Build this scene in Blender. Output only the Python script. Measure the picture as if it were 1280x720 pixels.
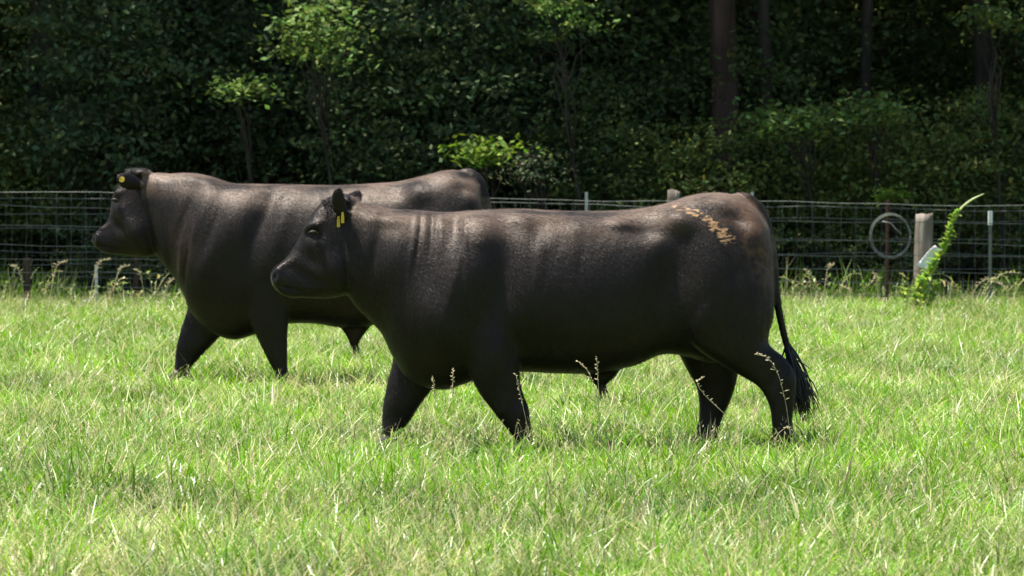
import bpy, math
import numpy as np
from mathutils import Vector

for o in list(bpy.data.objects):
    bpy.data.objects.remove(o, do_unlink=True)
C = bpy.context.scene.collection
S = bpy.context.scene
R = math.radians
rng = np.random.default_rng(11)

# ------------------------------------------------------------------ camera
FPX, CAMZ, HOR = 4400.0, 1.78, 179.0        # focal length in photo pixels, eye height, horizon row
cam = bpy.data.objects.new('camera', bpy.data.cameras.new('camera'))
C.objects.link(cam)
cam.location = (0, 0, CAMZ)
cam.rotation_euler = (R(90) - math.atan(181.0 / FPX), 0, 0)
cam.data.sensor_width = 36
cam.data.lens = FPX / 1280 * 36
cam.data.clip_start = 0.2
cam.data.clip_end = 2000
cam.data.dof.use_dof = True
cam.data.dof.focus_distance = 20.2
cam.data.dof.aperture_fstop = 5.8
S.camera = cam

# ------------------------------------------------------------------ light
SUN_EL, SUN_AZ = 71.0, 272.0                # azimuth clockwise from +Y: high sun on the left
w = bpy.data.worlds.new('World'); S.world = w; w.use_nodes = True
nt = w.node_tree; nt.nodes.clear()
sky = nt.nodes.new('ShaderNodeTexSky'); sky.sky_type = 'NISHITA'; sky.sun_disc = False
sky.sun_elevation = R(SUN_EL); sky.sun_rotation = R(SUN_AZ)
bg = nt.nodes.new('ShaderNodeBackground'); bg.inputs['Strength'].default_value = 0.085
wo = nt.nodes.new('ShaderNodeOutputWorld')
nt.links.new(sky.outputs[0], bg.inputs[0]); nt.links.new(bg.outputs[0], wo.inputs[0])
sd = bpy.data.lights.new('sun', 'SUN'); sd.energy = 5.0; sd.angle = R(0.5); sd.color = (1, .955, .87)
sun = bpy.data.objects.new('sun', sd); C.objects.link(sun)
dv = Vector((math.sin(R(SUN_AZ)) * math.cos(R(SUN_EL)), math.cos(R(SUN_AZ)) * math.cos(R(SUN_EL)), math.sin(R(SUN_EL))))
sun.rotation_euler = dv.to_track_quat('Z', 'Y').to_euler(); sun.location = dv * 60
S.view_settings.view_transform = 'Standard'; S.view_settings.look = 'None'
S.view_settings.exposure = 1.15; S.view_settings.gamma = 1

# ------------------------------------------------------------------ helpers
def tag(o, label=None, cat=None, group=None, kind=None):
    if label: o['label'] = label
    if cat: o['category'] = cat
    if group: o['group'] = group
    if kind: o['kind'] = kind
    return o

def empty(name, loc, rz=0.0):
    o = bpy.data.objects.new(name, None); C.objects.link(o)
    o.location = loc; o.rotation_euler = (0, 0, rz); o.empty_display_size = .2
    return o

def mesh_np(name, V, F, mat=None, parent=None, smooth=False, cols=None, link=True):
    """V (n,3), F (m,k) all faces of k corners, cols (n,4) point colours"""
    V = np.asarray(V, np.float32); F = np.asarray(F, np.int32)
    me = bpy.data.meshes.new(name)
    me.vertices.add(len(V)); me.vertices.foreach_set('co', V.ravel())
    k = F.shape[1]
    me.loops.add(F.size); me.loops.foreach_set('vertex_index', F.ravel())
    me.polygons.add(len(F)); me.polygons.foreach_set('loop_start', np.arange(0, F.size, k, dtype=np.int32))
    me.polygons.foreach_set('use_smooth', np.full(len(F), smooth))
    me.update(calc_edges=True)
    if cols is not None:
        a = me.color_attributes.new('Col', 'FLOAT_COLOR', 'POINT')
        a.data.foreach_set('color', np.asarray(cols, np.float32).ravel())
    if mat: me.materials.append(mat)
    if not link: return me
    o = bpy.data.objects.new(name, me); C.objects.link(o); o.parent = parent
    return o

class MB:
    """collects quads"""
    def __init__(s): s.V = []; s.F = []; s.n = 0
    def add(s, V, F):
        s.V.append(np.asarray(V, float)); s.F.append(np.asarray(F, int) + s.n); s.n += len(V)
    def build(s, name, mat, parent=None, smooth=True, **k):
        return mesh_np(name, np.concatenate(s.V), np.concatenate(s.F), mat, parent, smooth, **k)

def rings_faces(n, m):
    i = np.arange(n - 1)[:, None]; j = np.arange(m)[None, :]
    a = i * m + j; b = i * m + (j + 1) % m
    return np.stack([a, b, b + m, a + m], -1).reshape(-1, 4)

def tube_np(P, r, m=6):
    """tube along points P with radii r, closed with collapsed ends"""
    P = np.asarray(P, float); r = np.broadcast_to(np.asarray(r, float), (len(P),)).copy()
    T = np.gradient(P, axis=0); T /= np.linalg.norm(T, axis=1)[:, None] + 1e-9
    up = np.array([0, 0, 1.0]) if abs(T[0, 2]) < .8 else np.array([0, 1.0, 0])
    U = np.cross(T, up); U /= np.linalg.norm(U, axis=1)[:, None] + 1e-9
    W = np.cross(T, U)
    P = np.vstack([P[:1], P, P[-1:]]); U = np.vstack([U[:1], U, U[-1:]]); W = np.vstack([W[:1], W, W[-1:]])
    r = np.concatenate([[1e-4], r, [1e-4]])
    a = np.linspace(0, 2 * np.pi, m, endpoint=False)
    V = P[:, None] + r[:, None, None] * (np.cos(a)[None, :, None] * U[:, None] + np.sin(a)[None, :, None] * W[:, None])
    return V.reshape(-1, 3), rings_faces(len(P), m)

def box_np(x0, x1, y0, y1, z0, z1):
    V = np.array([[x, y, z] for z in (z0, z1) for x, y in ((x0, y0), (x1, y0), (x1, y1), (x0, y1))])
    F = np.array([[0, 3, 2, 1], [4, 5, 6, 7], [0, 1, 5, 4], [1, 2, 6, 5], [2, 3, 7, 6], [3, 0, 4, 7]])
    return V, F

def catmull(A, sub):
    A = np.asarray(A, float); n = len(A)
    P = np.vstack([2 * A[0] - A[1], A, 2 * A[-1] - A[-2]])
    out = []
    for i in range(n - 1):
        p0, p1, p2, p3 = P[i:i + 4]
        for t in np.linspace(0, 1, sub, endpoint=False):
            out.append(.5 * (2 * p1 + (p2 - p0) * t + (2 * p0 - 5 * p1 + 4 * p2 - p3) * t * t + (3 * p1 - p0 - 3 * p2 + p3) * t ** 3))
    out.append(A[-1]); return np.array(out)

_g = {}
def noise2(x, y, scale, seed):
    if seed not in _g: _g[seed] = np.random.default_rng(seed).random((256, 256))
    g = _g[seed]; x = x * scale + 1000; y = y * scale + 1000
    i = np.floor(x).astype(int); j = np.floor(y).astype(int)
    u = x - i; v = y - j; u = u * u * (3 - 2 * u); v = v * v * (3 - 2 * v)
    G = lambda a, b: g[a % 256, b % 256]
    return (G(i, j) * (1 - u) + G(i + 1, j) * u) * (1 - v) + (G(i, j + 1) * (1 - u) + G(i + 1, j + 1) * u) * v

# ------------------------------------------------------------------ materials
def mat(name, col=(.5, .5, .5), rough=.6, spec=.5, metal=0.0):
    m = bpy.data.materials.new(name); m.use_nodes = True
    b = m.node_tree.nodes['Principled BSDF']
    b.inputs['Base Color'].default_value = (*col, 1); b.inputs['Roughness'].default_value = rough
    b.inputs['Specular IOR Level'].default_value = spec; b.inputs['Metallic'].default_value = metal
    return m, m.node_tree, b
def N(nt, t, **k):
    n = nt.nodes.new(t)
    for a, v in k.items(): setattr(n, a, v)
    return n
def ramp(nt, stops):
    r = nt.nodes.new('ShaderNodeValToRGB'); e = r.color_ramp.elements
    while len(e) < len(stops): e.new(.5)
    for q, (p, c) in zip(e, stops): q.position = p; q.color = (*c, 1) if len(c) == 3 else c
    return r
def noisy(name, stops, scale, rough=.8, bump=0.0, bscale=None, spec=.3, stretch=(1, 1, 1), metal=0.0):
    m, nt, b = mat(name, rough=rough, spec=spec, metal=metal); L = nt.links
    tc = N(nt, 'ShaderNodeTexCoord'); mp = N(nt, 'ShaderNodeMapping'); mp.inputs['Scale'].default_value = stretch
    L.new(tc.outputs['Object'], mp.inputs[0])
    n = N(nt, 'ShaderNodeTexNoise'); n.inputs['Scale'].default_value = scale; n.inputs['Detail'].default_value = 6
    L.new(mp.outputs[0], n.inputs[0]); r = ramp(nt, stops); L.new(n.outputs['Fac'], r.inputs[0]); L.new(r.outputs[0], b.inputs['Base Color'])
    if bump:
        n2 = N(nt, 'ShaderNodeTexNoise'); n2.inputs['Scale'].default_value = bscale or scale * 3; n2.inputs['Detail'].default_value = 5
        L.new(mp.outputs[0], n2.inputs[0]); bp = N(nt, 'ShaderNodeBump'); bp.inputs['Strength'].default_value = bump
        bp.inputs['Distance'].default_value = .02
        L.new(n2.outputs['Fac'], bp.inputs['Height']); L.new(bp.outputs[0], b.inputs['Normal'])
    return m

def leafy(name, trans=.35, rough=.45, spec=.4):
    """leaf blades: colour from the mesh attribute, part of the light passes through"""
    m, nt, b = mat(name, rough=rough, spec=spec); L = nt.links
    at = N(nt, 'ShaderNodeVertexColor', layer_name='Col')
    L.new(at.outputs[0], b.inputs['Base Color'])
    tr = N(nt, 'ShaderNodeBsdfTranslucent'); hs = N(nt, 'ShaderNodeHueSaturation')
    hs.inputs['Saturation'].default_value = 1.15; hs.inputs['Value'].default_value = 1.3
    L.new(at.outputs[0], hs.inputs['Color']); L.new(hs.outputs[0], tr.inputs[0])
    mx = N(nt, 'ShaderNodeMixShader'); mx.inputs[0].default_value = trans
    L.new(b.outputs[0], mx.inputs[1]); L.new(tr.outputs[0], mx.inputs[2])
    L.new(mx.outputs[0], nt.nodes['Material Output'].inputs[0])
    return m

M_grass = leafy('grass_blade', .42, .38, .6)
M_leaf = leafy('leaf', .32, .6, .15)
M_bark = noisy('bark', [(.3, (.018, .014, .010)), (.7, (.055, .045, .035))], 6, .9, .9, 22, stretch=(1, 1, .25))
M_barkred = noisy('bark_reddish', [(.3, (.025, .015, .011)), (.7, (.085, .05, .038))], 6, .9, .9, 22, stretch=(1, 1, .25))
M_wood = noisy('weathered_wood', [(.25, (.08, .062, .048)), (.5, (.19, .16, .13)), (.8, (.33, .29, .25))], 14, .85, .8, 30, stretch=(1, 1, .12))
M_wire = noisy('galvanised_wire', [(.3, (.10, .105, .10)), (.7, (.24, .25, .23))], 9, .6, spec=.3, metal=.2)
M_rust = noisy('rusty_steel', [(.3, (.06, .022, .018)), (.7, (.15, .06, .045))], 20, .8, .3)
M_pale = noisy('pale_steel', [(.3, (.35, .35, .33)), (.7, (.6, .6, .57))], 20, .6, .1)
M_white = noisy('white_plastic', [(.3, (.62, .62, .6)), (.7, (.8, .8, .78))], 8, .5, .1)
M_soil = noisy('meadow_ground', [(.25, (.045, .06, .018)), (.5, (.10, .12, .035)), (.8, (.19, .18, .075))], 5, .95, .8, 40)
M_floor = noisy('forest_floor', [(.3, (.03, .028, .014)), (.6, (.06, .06, .028)), (.8, (.09, .10, .04))], 3, .95, 1.0, 20)
M_straw = noisy('dry_straw', [(.3, (.35, .29, .15)), (.7, (.6, .52, .33))], 30, .6)

# ------------------------------------------------------------------ ground
def patch(name, x0, x1, y0, y1, z, m, n=40):
    xs = np.linspace(x0, x1, n); ys = np.linspace(y0, y1, n)
    X, Y = np.meshgrid(xs, ys); V = np.stack([X.ravel(), Y.ravel(), np.full(X.size, z)], -1)
    i, j = np.meshgrid(np.arange(n - 1), np.arange(n - 1)); a = (i * n + j).ravel()
    return mesh_np(name, V, np.stack([a, a + 1, a + n + 1, a + n], -1), m)
tag(patch('ground', -400, 400, -60, 700, 0, M_soil), kind='structure')
tag(patch('forest_floor', -90, 90, 38.75, 160, .006, M_floor), kind='structure')

# ------------------------------------------------------------------ grass (nobody could count it)
def blades(n, X, Y, ln, wd, lean, az, bend, col, seg=3):
    """curved tapering blades as quads"""
    t = np.linspace(0, 1, seg + 1)
    d = np.stack([np.cos(az), np.sin(az)], -1)
    side = np.stack([-np.sin(az), np.cos(az)], -1)
    tw = rng.uniform(-1.2, 1.2, n)                       # blade face turned about its own axis
    side = np.stack([side[:, 0] * np.cos(tw) - side[:, 1] * np.sin(tw), side[:, 0] * np.sin(tw) + side[:, 1] * np.cos(tw)], -1)
    ang = lean[:, None] + bend[:, None] * t[None, :] ** 1.4
    stepl = ln[:, None] / seg
    hx = np.concatenate([np.zeros((n, 1)), np.cumsum(np.sin(ang[:, :-1] * .5 + ang[:, 1:] * .5) * stepl, 1)], 1)
    hz = np.concatenate([np.zeros((n, 1)), np.cumsum(np.cos(ang[:, :-1] * .5 + ang[:, 1:] * .5) * stepl, 1)], 1)
    hz = np.maximum(hz, .004)
    wt = wd[:, None] * (1 - t[None, :] ** 2 * .88) * .5
    cx = X[:, None] + d[:, :1] * hx; cy = Y[:, None] + d[:, 1:] * hx
    A = np.stack([cx - side[:, :1] * wt, cy - side[:, 1:] * wt, hz], -1)
    B = np.stack([cx + side[:, :1] * wt, cy + side[:, 1:] * wt, hz], -1)
    V = np.stack([A, B], 2).reshape(-1, 3)
    b = np.arange(n)[:, None] * (2 * (seg + 1)) + np.arange(seg)[None, :] * 2
    F = np.stack([b, b + 1, b + 3, b + 2], -1).reshape(-1, 4)
    cc = np.repeat(col, 2 * (seg + 1), 0)
    return V, F, np.concatenate([cc, np.ones((len(cc), 1))], 1)

def field_cols(n, X, Y, dry):
    g1 = np.array([.120, .275, .018]); g2 = np.array([.235, .42, .030]); g3 = np.array([.075, .165, .032]); st = np.array([.62, .56, .32]); br = np.array([.25, .19, .11])
    a = rng.random(n)[:, None]; c = g1 * (1 - a) + g2 * a
    k = np.clip(noise2(X, Y, .9, 5) * 1.6 - .55, 0, 1)[:, None] * rng.random(n)[:, None]
    c = c * (1 - k) + g3 * k
    u = rng.random(n); is_st = u < dry
    b = rng.uniform(.35, 1, n)[:, None]
    c = np.where(is_st[:, None], c * (1 - b) + st * b, c)
    wh = (rng.random(n) < .03); c = np.where(wh[:, None], np.array([.50, .58, .22]), c)
    is_br = (u > .975) | ((u > .9) & (dry > .5))
    c = np.where(is_br[:, None], br, c)
    c = c * (.50 + .62 * noise2(X, Y, 3.2, 41) + .38 * noise2(X, Y, 1.1, 42))[:, None]
    return c * rng.uniform(.7, 1.25, n)[:, None]

def scatter(n, y0, y1, marg, p=1.0):
    y = y0 + (y1 - y0) * rng.random(n * 2)
    hw = .1455 * y + marg
    keep = rng.random(n * 2) < hw / hw.max() * (y0 / y) ** p * 1.6
    y = y[keep][:n]; hw = hw[keep][:n]
    return (rng.random(len(y)) * 2 - 1) * hw, y

def hfac(Y): return 1 - .38 * np.clip((Y - 18) / 4, 0, 1)
def dryness(X, Y):
    d = .05 + .60 * np.clip(noise2(X, Y, .55, 7) * .6 + noise2(X, Y, 1.9, 8) * .5 - .50, 0, 1) * 1.3
    d += .30 * np.clip((19.5 - Y) / 5, 0, 1)
    d += .75 * np.exp(-(((X + 1.22) / .42) ** 2 + ((Y - 25.1) / .5) ** 2))
    d += .35 * np.exp(-(((X + .35) / .5) ** 2 + ((Y - 20.6) / .6) ** 2))
    return np.clip(d, 0, .92)

VV, FF, CC = [], [], []; off = 0
def push(V, F, c):
    global off
    VV.append(V); FF.append(F + off); CC.append(c); off += len(V)
# short leafy sward
X, Y = scatter(300000, 12.8, 38.8, 1.0, .55); n = len(X)
h = .6 + .9 * noise2(X, Y, 1.4, 1) * noise2(X, Y, 4.0, 2) + .35 * noise2(X, Y, .4, 3)
az = noise2(X, Y, 2.4, 4) * 12 + rng.normal(0, 1.1, n)
lean = np.abs(rng.normal(.5, .6, n)); bend = rng.uniform(.1, 2.3, n)
ln = h * rng.uniform(.10, .22, n) * hfac(Y)
dr = dryness(X, Y)
push(*blades(n, X, Y, ln, rng.uniform(.0055, .0125, n) * (1 + (Y - 14) * .012), lean, az, bend, field_cols(n, X, Y, dr)))
# dead and flattened litter
X, Y = scatter(130000, 12.8, 38.7, 1.0, .5); n = len(X)
keep = rng.random(n) < .35 + dryness(X, Y) * 1.2; X, Y = X[keep], Y[keep]; n = len(X)
push(*blades(n, X, Y, rng.uniform(.15, .34, n), rng.uniform(.004, .008, n), rng.uniform(.7, 1.45, n), rng.random(n) * 6.3, rng.uniform(-.3, .7, n), field_cols(n, X, Y, np.full(n, .62))))
# taller tufts, coarse blades
nt_ = 2300
TX, TY = scatter(nt_, 13, 38.5, 1.0, .7); nt_ = len(TX)
per = 30; X = np.repeat(TX, per) + rng.normal(0, .045, nt_ * per); Y = np.repeat(TY, per) + rng.normal(0, .045, nt_ * per); n = len(X)
hh = np.repeat(rng.uniform(.7, 1.25, nt_), per)
az = np.arctan2(Y - np.repeat(TY, per), X - np.repeat(TX, per)) + rng.normal(0, .5, n)
c = field_cols(n, X, Y, dryness(X, Y) * .5) * np.repeat(rng.uniform(.75, 1.12, nt_), per)[:, None]
push(*blades(n, X, Y, hh * hfac(Y) * rng.uniform(.14, .30, n), rng.uniform(.006, .013, n), np.abs(rng.normal(.35, .3, n)), az, rng.uniform(.3, 2.3, n), c, 4))
# thin flowering stems with small heads
X, Y = scatter(9000, 13, 38.4, 1.0, .4); n = len(X)
hh = rng.uniform(.16, .36, n) * hfac(Y); az = rng.random(n) * 6.3; ln_ = np.abs(rng.normal(.2, .2, n)); bd = rng.uniform(0, .9, n)
sc = np.array([.48, .43, .24]) * rng.uniform(.7, 1.15, n)[:, None]
push(*blades(n, X, Y, hh, np.full(n, .0035), ln_, az, bd, sc, 4))
am = ln_ + bd * .45
hx = X + np.cos(az) * np.sin(am) * hh * .95; hy = Y + np.sin(az) * np.sin(am) * hh * .95; hz = np.cos(am) * hh * .95
for k in range(5):
    V, F, cc = blades(n, hx + rng.normal(0, .006, n), hy + rng.normal(0, .006, n), rng.uniform(.018, .035, n), np.full(n, .006), rng.uniform(0, 1.2, n), az + rng.normal(0, 1, n), np.zeros(n), sc * 1.1, 1)
    V[:, 2] += np.repeat(hz - k * .014, 4); push(V, F, cc)
# rank weedy growth along the fence line
X = rng.uniform(-7.5, 7.5, 6500); Y = 38.5 + np.abs(rng.normal(0, 1.6, 6500)); n = len(X)
hh = .10 + .55 * noise2(X, Y, 1.6, 31) ** 3
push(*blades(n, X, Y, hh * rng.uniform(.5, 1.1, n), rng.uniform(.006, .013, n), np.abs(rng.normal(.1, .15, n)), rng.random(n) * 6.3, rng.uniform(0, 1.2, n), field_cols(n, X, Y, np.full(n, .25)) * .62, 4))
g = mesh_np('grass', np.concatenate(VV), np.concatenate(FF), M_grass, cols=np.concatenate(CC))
tag(g, 'bright sunlit green pasture grass with dry straw patches', 'grass', kind='stuff')

# ------------------------------------------------------------------ the bulls
def sil_loft(mb, rings, PX, PZ, m=40, sub=7):
    """rings: x1,z1,x2,z2 (silhouette points, photo measure), y centre, half width, fullness n, skew"""
    A = catmull(np.array(rings, float), sub)
    a = np.linspace(0, 2 * np.pi, m, endpoint=False)
    out = []
    for (x1, z1, x2, z2, yc, hw, nn, sk) in A:
        p = np.array([PX(x1), 0, PZ(z1)]); q = np.array([PX(x2), 0, PZ(z2)])
        c = (p + q) / 2; u = (p - q) / 2
        cs = np.sign(np.cos(a)) * np.abs(np.cos(a)) ** (2 / nn); sn = np.sign(np.sin(a)) * np.abs(np.sin(a)) ** (2 / nn)
        s = sn + sk * (1 - sn ** 2)
        V = c + s[:, None] * u; V[:, 1] = yc + max(hw, .004) * cs
        out.append(V)
    out = [np.repeat(out[0].mean(0)[None], m, 0) * .999 + out[0] * .001] + out + [np.repeat(out[-1].mean(0)[None], m, 0) * .999 + out[-1] * .001]
    mb.add(np.concatenate(out), rings_faces(len(out), m))

def leaf_loft(mb, P, wdir, ra, rb, m=16, sub=5):
    """flattened tapering loft (ear): centres P, width direction, half widths ra, half thickness rb"""
    A = catmull(np.column_stack([P, ra, rb]), sub); a = np.linspace(0, 2 * np.pi, m, endpoint=False)
    P = A[:, :3]; T = np.gradient(P, axis=0); T /= np.linalg.norm(T, axis=1)[:, None]
    W = np.array(wdir, float); W = W[None] - (T @ W)[:, None] * T; W /= np.linalg.norm(W, axis=1)[:, None]
    B = np.cross(T, W); V = []
    for i in range(len(P)):
        V.append(P[i] + A[i, 3] * np.cos(a)[:, None] * W[i] + A[i, 4] * np.sin(a)[:, None] * B[i] + (A[i, 3] * .35 * np.cos(a) ** 2)[:, None] * B[i])
    V = [np.repeat(V[0].mean(0)[None], m, 0) * .999 + V[0] * .001] + V + [np.repeat(V[-1].mean(0)[None], m, 0) * .999 + V[-1] * .001]
    mb.add(np.concatenate(V), rings_faces(len(V), m))

def ellipsoid(mb, c, r, m=20):
    th = np.linspace(.02, np.pi - .02, m); a = np.linspace(0, 2 * np.pi, m, endpoint=False)
    V = np.stack([np.sin(th)[:, None] * np.cos(a), np.sin(th)[:, None] * np.sin(a), np.cos(th)[:, None] * np.ones(m)], -1)
    mb.add((V * np.array(r) + np.array(c)).reshape(-1, 3), rings_faces(m, m))

def coat_material():
    m, nt, b = mat('black_coat', (.014, .012, .011), .5, .36); L = nt.links
    at = N(nt, 'ShaderNodeVertexColor', layer_name='Col'); sp = N(nt, 'ShaderNodeSeparateColor'); L.new(at.outputs[0], sp.inputs[0])
    tc = N(nt, 'ShaderNodeTexCoord')
    n1 = N(nt, 'ShaderNodeTexNoise'); n1.inputs['Scale'].default_value = 7; n1.inputs['Detail'].default_value = 8; L.new(tc.outputs['Object'], n1.inputs[0])
    r1 = ramp(nt, [(.3, (.0025, .002, .0018)), (.75, (.007, .005, .0042))]); L.new(n1.outputs[0], r1.inputs[0])
    # sunlit band painted into the topline's hair colour (mask kept in the colour's alpha)
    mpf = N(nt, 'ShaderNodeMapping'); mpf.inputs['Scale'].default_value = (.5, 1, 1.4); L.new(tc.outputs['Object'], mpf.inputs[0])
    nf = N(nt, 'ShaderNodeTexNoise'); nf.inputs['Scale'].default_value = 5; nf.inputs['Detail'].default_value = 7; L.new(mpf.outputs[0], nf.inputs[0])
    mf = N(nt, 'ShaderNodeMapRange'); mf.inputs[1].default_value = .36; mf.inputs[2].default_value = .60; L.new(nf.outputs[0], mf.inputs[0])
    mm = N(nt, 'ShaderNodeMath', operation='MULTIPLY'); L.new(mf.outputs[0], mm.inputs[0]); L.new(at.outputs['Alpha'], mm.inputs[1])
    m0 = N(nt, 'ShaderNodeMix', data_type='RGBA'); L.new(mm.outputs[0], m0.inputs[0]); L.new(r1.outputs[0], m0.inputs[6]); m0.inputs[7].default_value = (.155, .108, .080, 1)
    # dried brown hair
    n2 = N(nt, 'ShaderNodeTexNoise'); n2.inputs['Scale'].default_value = 22; n2.inputs['Detail'].default_value = 6; L.new(tc.outputs['Object'], n2.inputs[0])
    ad = N(nt, 'ShaderNodeMath', operation='MULTIPLY'); L.new(sp.outputs[0], ad.inputs[0])
    mr = N(nt, 'ShaderNodeMapRange'); mr.inputs[1].default_value = .3; mr.inputs[2].default_value = .62; L.new(n2.outputs[0], mr.inputs[0]); L.new(mr.outputs[0], ad.inputs[1])
    m1 = N(nt, 'ShaderNodeMix', data_type='RGBA'); L.new(ad.outputs[0], m1.inputs[0]); L.new(m0.outputs[2], m1.inputs[6]); m1.inputs[7].default_value = (.085, .045, .024, 1)
    # flakes of dried mud
    mp = N(nt, 'ShaderNodeMapping'); mp.inputs['Scale'].default_value = (1, 1, 2.2); mp.inputs['Rotation'].default_value = (0, R(-25), 0); L.new(tc.outputs['Object'], mp.inputs[0])
    n3 = N(nt, 'ShaderNodeTexNoise'); n3.inputs['Scale'].default_value = 28; n3.inputs['Detail'].default_value = 4; L.new(mp.outputs[0], n3.inputs[0])
    mu = N(nt, 'ShaderNodeMath', operation='MULTIPLY'); L.new(n3.outputs[0], mu.inputs[0]); L.new(sp.outputs[1], mu.inputs[1])
    m3 = N(nt, 'ShaderNodeMapRange'); m3.inputs[1].default_value = .43; m3.inputs[2].default_value = .56; L.new(mu.outputs[0], m3.inputs[0])
    m2 = N(nt, 'ShaderNodeMix', data_type='RGBA'); L.new(m3.outputs[0], m2.inputs[0]); L.new(m1.outputs[2], m2.inputs[6]); m2.inputs[7].default_value = (.36, .215, .105, 1)
    L.new(m2.outputs[2], b.inputs['Base Color'])
    # hair grain
    mp2 = N(nt, 'ShaderNodeMapping'); mp2.inputs['Scale'].default_value = (1, 1, .35); L.new(tc.outputs['Object'], mp2.inputs[0])
    n4 = N(nt, 'ShaderNodeTexNoise'); n4.inputs['Scale'].default_value = 110; n4.inputs['Detail'].default_value = 4; L.new(mp2.outputs[0], n4.inputs[0])
    n5 = N(nt, 'ShaderNodeTexNoise'); n5.inputs['Scale'].default_value = 9; n5.inputs['Detail'].default_value = 3; L.new(mp2.outputs[0], n5.inputs[0])
    b1 = N(nt, 'ShaderNodeBump'); b1.inputs['Strength'].default_value = .25; b1.inputs['Distance'].default_value = .006; L.new(n4.outputs[0], b1.inputs['Height'])
    b2 = N(nt, 'ShaderNodeBump'); b2.inputs['Strength'].default_value = .35; b2.inputs['Distance'].default_value = .03; L.new(n5.outputs[0], b2.inputs['Height']); L.new(b1.outputs[0], b2.inputs['Normal'])
    L.new(b2.outputs[0], b.inputs['Normal'])
    # wet nose is glossier (blue mask), hair elsewhere
    m4 = N(nt, 'ShaderNodeMapRange'); m4.inputs[3].default_value = .52; m4.inputs[4].default_value = .28; L.new(sp.outputs[2], m4.inputs[0]); L.new(m4.outputs[0], b.inputs['Roughness'])
    b.inputs['Specular Tint'].default_value = (1, .87, .78, 1); b.inputs['Sheen Weight'].default_value = .08; b.inputs['Sheen Roughness'].default_value = .3; b.inputs['Sheen Tint'].default_value = (1, .86, .76, 1)
    return m
M_coat = coat_material()
M_hair, _, _b = mat('tail_hair', (.014, .011, .010), .5, .5)
M_hoof = noisy('hoof_horn', [(.3, (.02, .018, .016)), (.7, (.07, .06, .05))], 20, .5, .3)
M_eye, _, _b = mat('eye_wet', (.006, .004, .003), .3, .35)
M_tag, _, _b = mat('ear_tag_yellow', (.70, .48, .04), .5, .3)
M_tagw, _, _b = mat('ear_tag_button', (.80, .52, .08), .5, .3)

def strands(name, roots, tips, bow, width, m_, parent, seg=5):
    """bunch of hair strands as narrow tapering tubes"""
    mb = MB()
    t = np.linspace(0, 1, seg + 1)[:, None]
    for r_, q, bw in zip(roots, tips, bow):
        P = r_ * (1 - t) + q * t + bw * (4 * t * (1 - t))
        V, F = tube_np(P, width * (1 - t[:, 0] * .85), 4); mb.add(V, F)
    return mb.build(name, m_, parent)

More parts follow.
